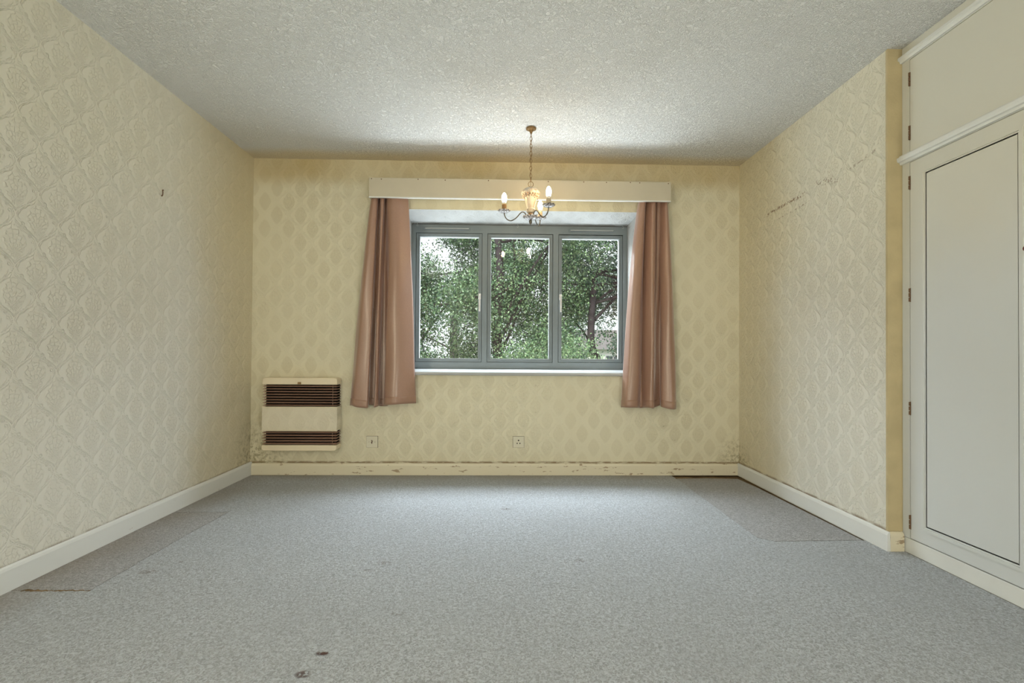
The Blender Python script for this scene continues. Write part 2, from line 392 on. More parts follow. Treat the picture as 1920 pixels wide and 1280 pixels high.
for k in ('wall_back', 'reveal_head', 'reveal_side', 'brick'): me.materials.append(M[k])
wb = bpy.data.objects.new('wall_back', me); C.objects.link(wb); structure(wb)
structure(bx('wall_left', (XL-.12, XL, YB, D+.35, -.02, H+.02), M['wall_left']))
structure(bx('wall_right', (XR, XC+.6, YP+.001, D+.35, -.02, H+.02), [M['wall_right']]))
structure(bx('wall_front', (XL-.1, XC+.6, YB-.12, YB, -.02, H+.02), M['wall_rear']))
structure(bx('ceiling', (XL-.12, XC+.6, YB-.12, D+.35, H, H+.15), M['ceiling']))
fl = structure(bx('floor', (XL-.12, XC+.6, YB-.12, D+.35, -.05, -.012), M['board']))

# carpet: one main piece and the two let-in pieces with their cut joints
def wobble(p, q, n, amp):
    out = []
    for i in range(n):
        t = i/n; out.append((p[0]+(q[0]-p[0])*t+(random.uniform(-amp, amp) if i else 0), p[1]+(q[1]-p[1])*t+(random.uniform(-amp, amp) if i else 0)))
    return out
seamR = [(1.316, 3.645), (1.322, 3.45), (1.313, 3.044), (1.305, 2.391), (1.372, 2.342), (1.60, 2.349), (1.845, 2.356)]
sR = []
for a, b in zip(seamR, seamR[1:]): sR += wobble(a, b, 5, .0025)
sR.append(seamR[-1])
seamL = [(-1.885, 2.79), (-1.561, 2.811), (-1.575, 2.35), (-1.57, 1.879), (-1.885, 1.881)]
sL = []
for a, b in zip(seamL, seamL[1:]): sL += wobble(a, b, 5, .003)
sL.append(seamL[-1])
main = [(XL+.003, YB), (1.9185, YB), (1.9185, YP-.018), (XR-.003, YP-.018)]
main += list(reversed(sR))
main += [(1.0, 3.640), (.2, 3.642), (-.9, 3.638), (-1.5, 3.634), (XL+.003, 3.63)]
main += sL
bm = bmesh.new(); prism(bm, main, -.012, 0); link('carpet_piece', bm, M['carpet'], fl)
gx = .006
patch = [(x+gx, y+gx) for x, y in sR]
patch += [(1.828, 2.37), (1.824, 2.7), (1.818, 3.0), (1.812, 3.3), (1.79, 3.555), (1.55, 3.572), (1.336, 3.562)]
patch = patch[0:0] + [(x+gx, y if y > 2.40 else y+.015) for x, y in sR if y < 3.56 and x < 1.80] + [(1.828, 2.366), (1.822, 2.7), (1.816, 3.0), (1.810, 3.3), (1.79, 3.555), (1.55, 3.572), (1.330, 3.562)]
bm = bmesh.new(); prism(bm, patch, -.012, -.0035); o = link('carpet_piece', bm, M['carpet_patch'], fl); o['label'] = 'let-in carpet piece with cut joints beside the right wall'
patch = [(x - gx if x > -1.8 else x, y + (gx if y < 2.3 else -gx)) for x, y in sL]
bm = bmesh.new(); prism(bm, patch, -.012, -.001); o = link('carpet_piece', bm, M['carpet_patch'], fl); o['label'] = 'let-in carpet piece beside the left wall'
bm = bmesh.new(); fp = [(-1.83+.26*i/26, 1.8795+random.uniform(-.0035, .0035), random.uniform(-.001, .003)) for i in range(27)]
tube(bm, fp, [random.uniform(.0015, .0055)*(1-.75*i/26) for i in range(27)], 5)
o = link('frayed_edge', bm, M['board'], fl); o['label'] = 'dark frayed edge of the carpet joint by the left wall'

# ------------------------------------------------------------------ skirtings
def skirting(name, p, q, h, th, mat, inward):
    # profile: flat face with a small rounded top, slightly off the wall so a gap shows
    prof = [(0, .0), (th, .0), (th, h-.016), (th-.003, h-.006), (th-.009, h), (.004, h)]
    bm = bmesh.new(); a = Vector((*p, 0)); b = Vector((*q, 0)); n = Vector((*inward, 0)); N = 26; rings = []
    for i in range(N+1):
        c = a.lerp(b, i/N); wv = random.uniform(-.0010, .0010)
        rings.append([bm.verts.new(c + n*u + Vector((0, 0, z + (wv if z > .01 else .0)))) for u, z in prof])
    for r0, r1 in zip(rings, rings[1:]):
        for k in range(len(prof)): bm.faces.new((r0[k], r0[(k+1) % len(prof)], r1[(k+1) % len(prof)], r1[k]))
    bm.faces.new(rings[0]); bm.faces.new(rings[-1])
    return structure(link(name, bm, mat))
skirting('baseboard_back', (XL+.016, D), (XR-.016, D), .088, .016, M['skirt'], (0, -1))
skirting('baseboard_left', (XL, YB), (XL, D), .097, .016, M['skirt_white'], (1, 0))
skirting('baseboard_right', (XR, YP-.017), (XR, D), .092, .016, M['skirt_white'], (-1, 0))
skirting('baseboard_return', (XR-.002, YP), (XC-.004, YP), .090, .017, M['skirt'], (0, -1))
structure(bx('trim_1', (XR-.001, XC+.02, YP-.002, YP+.01, .09, H), M['jamb']))   # end of the wall beside the cupboard

# ------------------------------------------------------------------ cupboard on the right
cup = thing('fitted_cupboard', 'tall off-white fitted cupboard with upper and lower doors in the recess', 'cupboard', (XC, 1.2, 0))
def cbox(name, b, mat, parent=cup, bevel=.002):
    b = list(b); b[0] -= XC; b[1] -= XC; b[2] -= 1.2; b[3] -= 1.2
    if parent is not cup: pass
    return bx(name, b, mat, parent, bevel)
Y1 = YB + .01
DY0, DY1 = 1.640, 2.190        # the door nearest the pillar
f = bmesh.new()
def fb(*b): box(f, b[0]-XC, b[1]-XC, b[2]-1.2, b[3]-1.2, b[4], b[5])
fb(XC, XC+.03, DY1+.002, YP-.003, .072, H-.001)           # stile against the wall end
fb(XC, XC+.03, Y1, DY1+.002, 2.322, H-.001)               # frieze
fb(XC, XC+.03, Y1, DY1+.002, 1.836, 1.876)                # rail between the doors
for ya in (DY0-.045, .50, -.65): fb(XC, XC+.03, ya, ya+.043, .072, 2.322)
link('face_frame', f, M['cupboard'], cup)
cbox('carcass', (XC+.031, XC+.55, Y1, YP-.003, .001, H-.002), M['cupboard'])
cbox('plinth', (XC, XC+.03, Y1, YP-.003, 0.0, .070), M['mould'])
def moulding(name, z0, prof):
    bm = bmesh.new(); rr = []
    for y in (Y1-1.2, YP-.003-1.2): rr.append([bm.verts.new((-u, y, z0+z)) for u, z in prof])
    n = len(prof)
    for k in range(n): bm.faces.new((rr[0][k], rr[0][(k+1) % n], rr[1][(k+1) % n], rr[1][k]))
    bm.faces.new(rr[0]); bm.faces.new(rr[1]); return link(name, bm, M['mould'], cup)
moulding('middle_moulding', 1.838, [(0, 0), (.012, 0), (.014, .010), (.024, .012), (.027, .020), (.027, .032), (.018, .036), (.014, .043), (0, .046)])
moulding('top_moulding', 2.326, [(0, 0), (.010, 0), (.014, .010), (.022, .014), (.022, .026), (.012, .034), (0, .036)])
def hinge(parent, z0, z1, y):
    bm = bmesh.new(); box(bm, -.002, .001, y-1.2-.001, y-1.2+.004, z0, z1)
    for k in range(3): 
        zz = z0 + (z1-z0)*(k+.5)/3; tube(bm, [(-.004, y-1.2+.002, zz-(z1-z0)*.14), (-.004, y-1.2+.002, zz+(z1-z0)*.14)], .0042, 8)
    return link('hinge', bm, M['rust'], parent)
ly = DY1 + .000
for k, (ya, yb) in enumerate(((DY0, DY1), (1.07, 1.593), (.545, 1.065), (-.60, .495))):
    ld = cbox('lower_door', (XC-.001, XC+.026, ya+.0015, yb-.0015, .0745, 1.834), M['cupboard'], bevel=.0015)
    ud = cbox('upper_door', (XC-.001, XC+.026, ya+.0015, yb-.0015, 1.8785, 2.3195), M['cupboard'], bevel=.0015)
    # quarter-round bead framing the flat panel
    pa, pb, za, zb = ya+.065, yb-.072, .142, 1.768
    bm = bmesh.new()
    for (w0, w1, dp) in ((-.012, -.006, .0045), (-.006, .006, .0095), (.006, .012, .0045)):
        y0, y1, z0, z1 = pa+w0-1.2, pb-w0-1.2, za+w0, zb-w0; ww = w1-w0
        box(bm, -dp, 0, y0, y0+ww, z0, z1); box(bm, -dp, 0, y1-ww, y1, z0, z1); box(bm, -dp, 0, y0+ww, y1-ww, z0, z0+ww); box(bm, -dp, 0, y0+ww, y1-ww, z1-ww, z1)
    link('panel_bead', bm, M['cupboard'], ld)
    bm = bmesh.new(); y0, y1, z0, z1 = pa+.012-1.2, pb-.012-1.2, za+.012, zb-.012; ww = .0045
    box(bm, -.001, 0, y0, y0+ww, z0, z1); box(bm, -.001, 0, y1-ww, y1, z0, z1); box(bm, -.001, 0, y0+ww, y1-ww, z0, z0+ww); box(bm, -.001, 0, y0+ww, y1-ww, z1-ww, z1)
    link('shadow_line', bm, M['shadow_line'], ld)  # dark strip drawn in for the shadow gap round the panel
    bm = bmesh.new(); box(bm, -.0018, .0, pa+.0168-1.2, pb-.0168-1.2, za+.0168, zb-.0168); link('panel', bm, M['cupboard'], ld)
    if k == 0:
        for z0, z1 in ((1.706, 1.771), (1.178, 1.243), (.648, .711), (.116, .183)): hinge(ld, z0, z1, yb-.004)
        for z0, z1 in ((2.195, 2.261), (1.94, 2.009)): hinge(ud, z0, z1, yb-.004)
        bm = bmesh.new(); lathe(bm, [(.004, 0), (.005, .010), (.010, .014), (.012, .020), (.009, .026), (.003, .028)], 16)
        bmesh.ops.transform(bm, matrix=Matrix.Translation((-.002, 1.674-1.2, 1.315)) @ Matrix.Rotation(-PI/2, 4, 'Y'), verts=bm.verts)
        o = link('knob', bm, M['red_knob'], ld, True); o['label'] = 'dark red door knob'

# ------------------------------------------------------------------ window
win = structure(bpy.data.objects.new('window_1', None)); C.objects.link(win); win.location = (.15, FRY, .8)
WO = Vector((.15, FRY, .8))
def wbox(bm, x0, x1, y0, y1, z0, z1): box(bm, x0-WO.x, x1-WO.x, y0-WO.y, y1-WO.y, z0-WO.z, z1-WO.z)
sashes = [(-.703, -.158, .855, 1.918), (-.116, .427, .855, 1.917), (.472, 1.008, .857, 1.915)]
bm = bmesh.new()
wbox(bm, RX0-.01, sashes[0][0], FRY, FRY+.07, RZ0-.002, RZ1+.004); wbox(bm, sashes[2][1], RX1+.01, FRY, FRY+.07, RZ0-.002, RZ1+.004)
wbox(bm, sashes[0][0], sashes[2][1], FRY, FRY+.07, RZ0-.002, .855); wbox(bm, sashes[0][0], sashes[2][1], FRY, FRY+.07, 1.918, RZ1+.004)
wbox(bm, sashes[0][1], sashes[1][0], FRY, FRY+.07, .855, 1.918); wbox(bm, sashes[1][1], sashes[2][0], FRY, FRY+.07, .855, 1.918)
link('window_frame', bm, M['frame'], win)
for i, (x0, x1, z0, z1) in enumerate(sashes):
    bm = bmesh.new(); gp = .0035
    def rect(a, b, c, d, w_, y0, y1, bm=bm):
        wbox(bm, a, a+w_, y0, y1, c, d); wbox(bm, b-w_, b, y0, y1, c, d); wbox(bm, a+w_, b-w_, y0, y1, c, c+w_); wbox(bm, a+w_, b-w_, y0, y1, d-w_, d)
    rect(x0+gp, x1-gp, z0+gp, z1-gp, .0135, FRY+.004, FRY+.06)
    s = link('sash', bm, M['frame'], win, bevel=.0012)
    bm = bmesh.new(); rect(x0-.0005, x1+.0005, z0-.0005, z1+.0005, .005, FRY+.012, FRY+.06, bm); link('seal', bm, M['seal'], s)
    bm = bmesh.new(); rect(x0+.017, x1-.017, z0+.017, z1-.017, .0105, FRY+.010, FRY+.055, bm); link('glazing_bead', bm, M['frame'], s, bevel=.0008)
    bm = bmesh.new(); rect(x0+.0265, x1-.0265, z0+.0265, z1-.0265, .0045, FRY+.020, FRY+.05, bm); o = link('spacer', bm, M['bead'], s); o['label'] = 'pale spacer line round the glass'
    bm = bmesh.new(); wbox(bm, x0+.028, x1-.028, FRY+.030, FRY+.034, z0+.028, z1-.028); link('pane', bm, M['glass'], s)
    if i != 1:
        hx = x1-.018 if i == 0 else x0+.018
        bm = bmesh.new(); wbox(bm, hx-.010, hx+.010, FRY-.010, FRY+.004, 1.372, 1.420); wbox(bm, hx-.006, hx+.007, FRY-.036, FRY-.022, 1.272, 1.402)
        wbox(bm, hx-.006, hx+.006, FRY-.034, FRY-.006, 1.388, 1.404)
        link('handle', bm, M['white_metal'], s, bevel=.003)
for x0, x1, z in ((-.638, -.257, 1.951), (.560, .937, 1.949)):
    bm = bmesh.new(); wbox(bm, x0, x1, FRY-.012, FRY+.001, z-.011, z+.011); v = link('trickle_vent', bm, M['frame'], win, bevel=.002)
    bm = bmesh.new(); wbox(bm, x0+.012, x1-.012, FRY-.015, FRY-.012, z-.0045, z+.0035); link('vent_slot', bm, M['bead'], v)
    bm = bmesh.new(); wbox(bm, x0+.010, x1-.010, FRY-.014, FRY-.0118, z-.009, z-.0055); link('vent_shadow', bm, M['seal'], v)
bm = bmesh.new(); prof = [(D+.28, RZ0-.001), (D, OZ0+.018), (D-.024, OZ0+.016), (D-.031, OZ0+.010), (D-.031, OZ0-.006), (D-.026, OZ0-.012), (D-.001, OZ0-.012), (D, OZ0), (D+.28, RZ0-.02)]
rr = [[bm.verts.new((x-WO.x, y-WO.y, z-WO.z)) for y, z in prof] for x in (OX0+.004, OX1-.004)]
for k in range(len(prof)): bm.faces.new((rr[0][k], rr[0][(k+1) % len(prof)], rr[1][(k+1) % len(prof)], rr[1][k]))
bm.faces.new(rr[0]); bm.faces.new(rr[1]); link('window_sill', bm, M['sill'], win)
# net-curtain hooks screwed into the head of the reveal
hlabs = ['tiny white hook above the left casement', 'tiny white hook above the middle pane of the window', 'tiny white hook above the right casement']
for (x, lab) in zip((-.690, .132, 1.003), hlabs):
    h = thing('cup_hook', lab, 'hook', (x, FRY-.02, 1.990), 'net curtain hooks above the window')
    bm = bmesh.new(); tube(bm, [(0, 0, 0), (0, 0, -.010)] + [(.007*math.sin(a), -.002, -.017+.007*math.cos(a)) for a in [k*PI/6 for k in range(0, 10)]], .0016, 6)
    link('hook_wire', bm, M['sill'], h, True)
    bm = bmesh.new(); lathe(bm, [(.005, 0), (.005, -.003), (.002, -.004)], 10); link('screw_plate', bm, M['sill'], h)

# ------------------------------------------------------------------ pelmet
PX0, PX1, PY, PZ0, PZ1 = -.980, 1.2655, 3.526, 2.070, 2.2185
pel = thing('pelmet', 'long cream painted pelmet board over the window and curtains', 'pelmet', (.14, D, PZ0))
def pb(name, b, mat, bev=.0012): return bx(name, (b[0]-.14, b[1]-.14, b[2]-D, b[3]-D, b[4]-PZ0, b[5]-PZ0), mat, pel, bev)
pb('front_board', (PX0, PX1, PY, PY+.012, PZ0+.004, PZ1), M['pelmet'])
pb('bottom_edge', (PX0, PX1, PY-.0015, PY+.013, PZ0, PZ0+.0085), M['mould'], 0)
pb('top_board', (PX0+.001, PX1-.001, PY+.013, D-.0005, PZ1-.016, PZ1-.002), M['pelmet'])
for x in (PX0, PX1-.013): pb('end_board', (x, x+.013, PY+.013, D-.0005, PZ0+.001, PZ1-.017), M['pelmet'])
for x in (-.962, -.89, -.62, -.42, -.10, .345, .61, .78, .96, 1.03, 1.245):
    bm = bmesh.new(); lathe(bm, [(.0001, -.003), (.0045, -.003), (.004, 0), (.0001, .001)], 10)
    bmesh.ops.transform(bm, matrix=Matrix.Translation((x-.14, PY-D-.001, PZ1-.008-PZ0-random.random()*.004)) @ Matrix.Rotation(PI/2, 4, 'X'), verts=bm.verts)
    link('screw', bm, M['rust'], pel)

# ------------------------------------------------------------------ curtains
def curtain(label, top, bot, power, ztop, zbot, seed, sag):
    # top/bot: (x, depth towards the room) of each fold line across the cloth
    n = len(top); rows = 46; sub = 7; rr = random.Random(seed)
    xs = [[], []]
    def dense(P):
        q = smooth_pts([(p[0], p[1], 0) for p in P], sub); return [(v.x, v.y) for v in q]
    T, B = dense(top), dense(bot)
    bm = bmesh.new(); grid = []
    for r in range(rows+1):
        t = r/rows; f = t**power; row = []
        for k, ((xa, da), (xb, db)) in enumerate(zip(T, B)):
            s = k/(len(T)-1)
            x = xa+(xb-xa)*f + .0025*math.sin(9*t+5*s*7)*t; d = da+(db-da)*(t**.7) + .004*math.sin(13*t+s*23)*t
            z = ztop+(zbot+sag(s)-ztop)*t
            row.append(bm.verts.new((x, -.03-max(d, .002), z)))
        grid.append(row)
    for a, b in zip(grid, grid[1:]):
        for k in range(len(a)-1): bm.faces.new((a[k], a[k+1], b[k+1], b[k]))
    cx = (bot[0][0]+bot[-1][0])/2
    bmesh.ops.translate(bm, vec=(-cx, 0, -zbot), verts=bm.verts)
    t = thing('curtain', label, 'curtain', (cx, D, zbot), 'satin curtains at the window')
    o = link('cloth', bm, M['satin'], t, True)
    s = o.modifiers.new('thick', 'SOLIDIFY'); s.thickness = .0022; s.offset = -1
    # hem: a turned-up strip laid over the lowest 55 mm
    bm = bmesh.new(); hr = []
    zs = [(0., -.0012), (.0, .003), (.054, .0030), (.056, -.0012)]
    me = o.data; W = len(T)
    def surf(k, h):
        # point of the cloth at height h above its hem on column k
        tt = 1-h/(ztop-zbot); r = tt*rows; i = min(int(r), rows-1); u = r-i
        a = me.vertices[i*W+k].co; b = me.vertices[(i+1)*W+k].co; return a.lerp(b, u)
    rowsH = []
    for h, off in ((0, .0), (0, .0022), (.018, .0024), (.036, .0024), (.053, .0022), (.0545, .0)):
        rowsH.append([bm.verts.new(surf(k, h) + Vector((0, -off, -.001 if h == 0 else 0))) for k in range(W)])
    for a, b in zip(rowsH, rowsH[1:]):
        for k in range(W-1): bm.faces.new((a[k], a[k+1], b[k+1], b[k]))
    link('hem', bm, M['hem'], t, True)
    return t
px = lambda u, y=3.53: (u-938.9)/893.4*y
def P(L, y): return [((u-939.5)/893.4*y, d) for u, d in L]
curtain('rose-tan satin curtain left of the window, broad shiny outer fold nearest the glass',
        P([(696, .010), (698, .055), (705, .072), (709, .045), (707, .0), (712.5, .0), (712, .055), (717, .072), (721, .05), (719, .0), (725.5, .0), (724, .06), (738, .078), (750, .05), (761, .008)], 3.57),
        P([(652, .012), (660, .055), (668, .082), (689, .088), (691, .05), (686, .0), (705, -.002), (701, .062), (705, .095), (710, .066), (707, .0), (724, .0), (721, .085), (746, .130), (778.5, .02)], 3.52),
        .75, 2.13, .527, 3, lambda s: (.022*max(0, (s-.7)/.3)) + (.008*math.sin(s*22)))
curtain('rose-tan satin curtain right of the window, with a narrow pale shiny middle fold',
        P([(1205.5, .008), (1207, .055), (1212, .07), (1215.5, .03), (1213, .0), (1219, .03), (1225, .075), (1232.5, .055), (1231, .0), (1238, .036), (1243.5, .03), (1241, .0), (1247, .07), (1251.5, .055), (1254.5, .008)], 3.57),
        P([(1171.5, .02), (1180, .085), (1198, .075), (1209, .020), (1213, .012), (1216, .060), (1224, .105), (1231, .084), (1232, .022), (1240, .006), (1249, .004), (1247, .075), (1261, .11), (1274, .076), (1281, .012)], 3.52),
        .60, 2.13, .526, 5, lambda s: .006*math.sin(s*19) + .012*max(0, 1-abs(s-.72)/.12))

# ------------------------------------------------------------------ wall heater
HX0, HX1, HY = -1.757, -1.208, D-.10
ht = thing('wall_heater', 'cream convector wall heater with dark brown louvres left of the window', 'heater', ((HX0+HX1)/2, D, .199))
HO = Vector(((HX0+HX1)/2, D, .199))
def hb(name, b, mat, parent=ht, bev=0, seg=2, smooth=False):
    return bx(name, (b[0]-HO.x, b[1]-HO.x, b[2]-HO.y, b[3]-HO.y, b[4]-HO.z, b[5]-HO.z), mat, parent, bev, seg, smooth)
hb('back_panel', (HX0+.012, HX1-.012, D-.058, D-.001, .215, .72), M['black'])
def cap(name, z0, z1, up):
    bm = bmesh.new(); r = .022; poly = []
    xa, xb = HX0, HX1
    if up: poly = [(xa, z0), (xb, z0)] + [(xb-r+r*math.cos(a), z1-r+r*math.sin(a)) for a in [k*PI/12 for k in range(7)]] + [(xa+r-r*math.sin(a), z1-r+r*math.cos(a)) for a in [k*PI/12 for k in range(7)]]
    else: poly = [(xa, z1), (xb, z1)] + [(xb-r+r*math.cos(a), z0+r-r*math.sin(a)) for a in [k*PI/12 for k in range(7)]] + [(xa+r-r*math.sin(a), z0+r-r*math.cos(a)) for a in [k*PI/12 for k in range(7)]]
    A = [bm.verts.new((x-HO.x, HY-HO.y, z-HO.z)) for x, z in poly]; B = [bm.verts.new((x-HO.x, -.001, z-HO.z)) for x, z in poly]
    bm.faces.new(A); bm.faces.new(B)
    for i in range(len(A)): j = (i+1) % len(A); bm.faces.new((A[i], A[j], B[j], B[i]))
    return link(name, bm, M['enamel'], ht, bevel=.004)
tc = cap('top_cap', .687, .737, True); cap('bottom_cap', .199, .241, False)
hb('badge', (-1.497, -1.472, HY-.002, HY, .690, .706), M['brass'], tc)
mp = hb('middle_panel', (HX0-.001, HX1+.001, HY-.001, D-.001, .346, .523), M['heater_paper'], bev=.006)
hb('panel_lip', (HX0-.003, HX1+.003, HY-.004, HY+.01, .519, .5245), M['enamel'], mp)
hb('panel_lip', (HX0-.003, HX1+.003, HY-.004, HY+.01, .3445, .349), M['enamel'], mp)
def slats(z0, z1, n):
    for k in range(n):
        z = z1-(k+.45)*(z1-z0)/n; bm = bmesh.new()
        # a slat wraps across the front and both sides, its outer edge tipped down
        out = [(HX0+.003, -.001), (HX0+.003, HY-D+.004), (HX1-.003, HY-D+.004), (HX1-.003, -.001)]
        inn = [(HX0+.022, -.001), (HX0+.022, HY-D+.026), (HX1-.022, HY-D+.026), (HX1-.022, -.001)]
        for zz0, zz1 in ((0, .0),):
            vo = [bm.verts.new((x-HO.x, y, z-.002-HO.z)) for x, y in out]; vo2 = [bm.verts.new((x-HO.x, y, z-.0050-HO.z)) for x, y in out]
            vi = [bm.verts.new((x-HO.x, y, z+.003-HO.z)) for x, y in inn]; vi2 = [bm.verts.new((x-HO.x, y, z+.0010-HO.z)) for x, y in inn]
            for a in range(3):
                bm.faces.new((vo[a], vo[a+1], vi[a+1], vi[a])); bm.faces.new((vo2[a], vo2[a+1], vi2[a+1], vi2[a])); bm.faces.new((vo[a], vo[a+1], vo2[a+1], vo2[a])); bm.faces.new((vi[a], vi[a+1], vi2[a+1], vi2[a]))
        link('slat', bm, M['slat'], ht)
slats(.525, .686, 8); slats(.242, .344, 5)
for za, zb in ((.525, .686), (.242, .344)):
    for x in (HX0+.014, HX1-.035):
        bm = bmesh.new(); tube(bm, [(x-HO.x, HY-D+.012, za-HO.z), (x-HO.x, HY-D+.012, zb-HO.z)], .0016, 6); link('louvre_rod', bm, M['slat'], ht)

# ------------------------------------------------------------------ socket plates
def plate(name, label, x, z, kind):
    t = thing(name, label, 'socket', (x, D, z))
    bx('cover_plate', (-.0425, .0425, -.009, -.0005, -.0425, .0425), M['plate'], t, .003, 3)
    bx('shadow_gap', (-.0438, .0438, -.0015, -.0003, -.0438, .0438), M['brown'], t)
    def disc(nm, dx, dz, r, mat, d=.0105):
        bm = bmesh.new(); lathe(bm, [(r, 0), (r, .001), (.0001, .0012)], 14)
        bmesh.ops.transform(bm, matrix=Matrix.Translation((dx, -d+.0012, dz)) @ Matrix.Rotation(PI/2, 4, 'X'), verts=bm.verts); return link(nm, bm, mat, t)
    if kind == 'pin':
        disc('pin_hole', 0, .012, .0055, M['hole']); disc('pin_hole', -.0105, -.010, .0045, M['hole']); disc('pin_hole', .0105, -.010, .0045, M['hole'])
        for sx in (-1, 1): disc('screw', sx*.032, .0, .0018, M['plate'])
    else:
        bm = bmesh.new(); tube(bm, [(0, -.002, .002), (0, -.014, .002)], .0085, 14); link('cable_collar', bm, M['plate'], t, True)
        bm = bmesh.new(); tube(bm, [(-.004, -.012, .012), (.004, -.018, .010), (.003, -.019, .002), (-.003, -.018, -.002), (.002, -.016, -.008), (-.002, -.012, -.011)], .0030, 8); link('wire_stub', bm, M['brown'], t, True)
        for sx in (-1, 1): disc('screw', sx*.022, .0, .0022, M['rust'])
plate('aerial_socket', 'small square cream outlet plate with a brown wire stub beside the heater', -.972, .250, 'coax')
plate('power_socket', 'small square cream socket with three round pin holes below the window', .141, .252, 'pin')

# ------------------------------------------------------------------ small hook on the left wall
hk = thing('picture_hook', 'small bent brown hook high on the left wall', 'hook', (XL, 2.681, 1.801))
bm = bmesh.new(); tube(bm, smooth_pts([(-.001, .006, .018), (.003, .006, .010), (.004, .003, -.010), (.006, -.006, -.018), (.010, -.014, -.016)], 4), .0024, 6); link('hook_wire', bm, M['rust'], hk, True)
bm = bmesh.new(); tube(bm, [(-.001, .007, .019), (.006, .007, .019)], .0032, 8); link('nail', bm, M['rust'], hk)

# ------------------------------------------------------------------ chandelier
CX, CY = .188, 3.096
ch = thing('chandelier', 'three-arm ceiling light with ceramic urn and lit candle bulbs on a chain', 'chandelier', (CX, CY, H))
z_ = lambda z: z - H
def lat(name, prof, mat, parent=ch, n=32, mod=None, o=(0, 0), smooth=True):
    bm = bmesh.new(); lathe(bm, [(r, z_(z)) for r, z in prof], n, (o[0], o[1], 0), mod); return link(name, bm, mat, parent, smooth)
lat('ceiling_rose', [(.030, 2.3995), (.034, 2.396), (.033, 2.391), (.022, 2.388), (.014, 2.380), (.009, 2.374), (.008, 2.366), (.003, 2.362)], M['brass'])
zt, zb, nl = 2.366, 2.050, 13; stp = (zt-zb)/nl
link_me = None
for k in range(nl):
    zc = z_(zt-(k+.5)*stp)
    if link_me is None:
        bm = bmesh.new(); tube(bm, [(.0075*math.cos(a), 0, (stp*.62)*math.sin(a)) for a in [2*PI*j/18 for j in range(18)]], .0016, 6, True)
        o = link('chain_link', bm, M['brass'], ch, True); link_me = o.data
    else:
        o = bpy.data.objects.new('chain_link', link_me); C.objects.link(o); o.parent = ch
    o.location = (0, 0, zc); o.rotation_euler = (0, 0, .35 if k % 2 else PI/2+.35)
bm = bmesh.new(); tube(bm, smooth_pts([(0, 0, z_(2.372))] + [(.006*math.sin(k*2.1), -.006*math.cos(k*2.1), z_(2.36-k*.032)) for k in range(10)] + [(0, 0, z_(2.02))], 4), .0013, 6); link('flex', bm, M['brass'], ch, True)
bm = bmesh.new(); tube(bm, [(.0165*math.cos(a), 0, z_(2.031)+.0175*math.sin(a)) for a in [2*PI*j/24 for j in range(24)]], .002, 8, True); link('hanging_ring', bm, M['brass'], ch, True)
def gad(r, z, a):
    zz = z + H
    return (r*(1+.045*abs(math.sin(a*14))), z) if 1.966 < zz < 2.004 else (r, z)
lat('urn', [(.004, 2.016), (.009, 2.012), (.012, 2.007), (.030, 2.003), (.046, 1.994), (.056, 1.983), (.060, 1.972), (.059, 1.965), (.052, 1.958), (.044, 1.952), (.0405, 1.935), (.035, 1.915), (.029, 1.893), (.0245, 1.876), (.024, 1.870), (.029, 1.867), (.030, 1.861), (.025, 1.857), (.028, 1.851), (.022, 1.845), (.014, 1.841)], M['ceramic'], n=112, mod=gad)
bm = bmesh.new()
for k in range(18):
    a = 2*PI*k/18; ln = .020 if k % 3 == 0 else .010
    P0 = [(.054*math.cos(a), .054*math.sin(a), z_(1.962)), (.052*math.cos(a+.12), .052*math.sin(a+.12), z_(1.956)), (.046*math.cos(a-.05), .046*math.sin(a-.05), z_(1.952-ln*.4)), (.0445*math.cos(a+.1), .0445*math.sin(a+.1), z_(1.950-ln))]
    tube(bm, smooth_pts(P0, 3), [.0042, .0048, .0052, .005, .0044, .004, .004, .0034, .003, .0016][:10], 6)
link('leaf_swag', bm, M['swag'], ch, True)
lat('brass_knob', [(.010, 1.843), (.015, 1.838), (.016, 1.832), (.010, 1.827), (.009, 1.818)], M['brass'])
def scal(r, z, a): return (r*(1+.07*math.cos(a*9)) if r > .025 else r, z + (.0025*math.cos(a*9) if r > .03 else 0))
lat('centre_dish', [(.012, 1.820), (.030, 1.819), (.046, 1.822), (.050, 1.821), (.046, 1.812), (.034, 1.803), (.018, 1.798), (.008, 1.796)], M['filigree'], n=72, mod=scal)
lat('finial', [(.007, 1.800), (.010, 1.793), (.010, 1.786), (.0095, 1.780), (.006, 1.772), (.003, 1.766), (.0005, 1.764)], M['bronze'])
arm_path = [(.016, 1.812), (.027, 1.826), (.037, 1.842), (.052, 1.8485), (.068, 1.839), (.095, 1.808), (.127, 1.790), (.153, 1.799), (.168, 1.822), (.172, 1.846)]
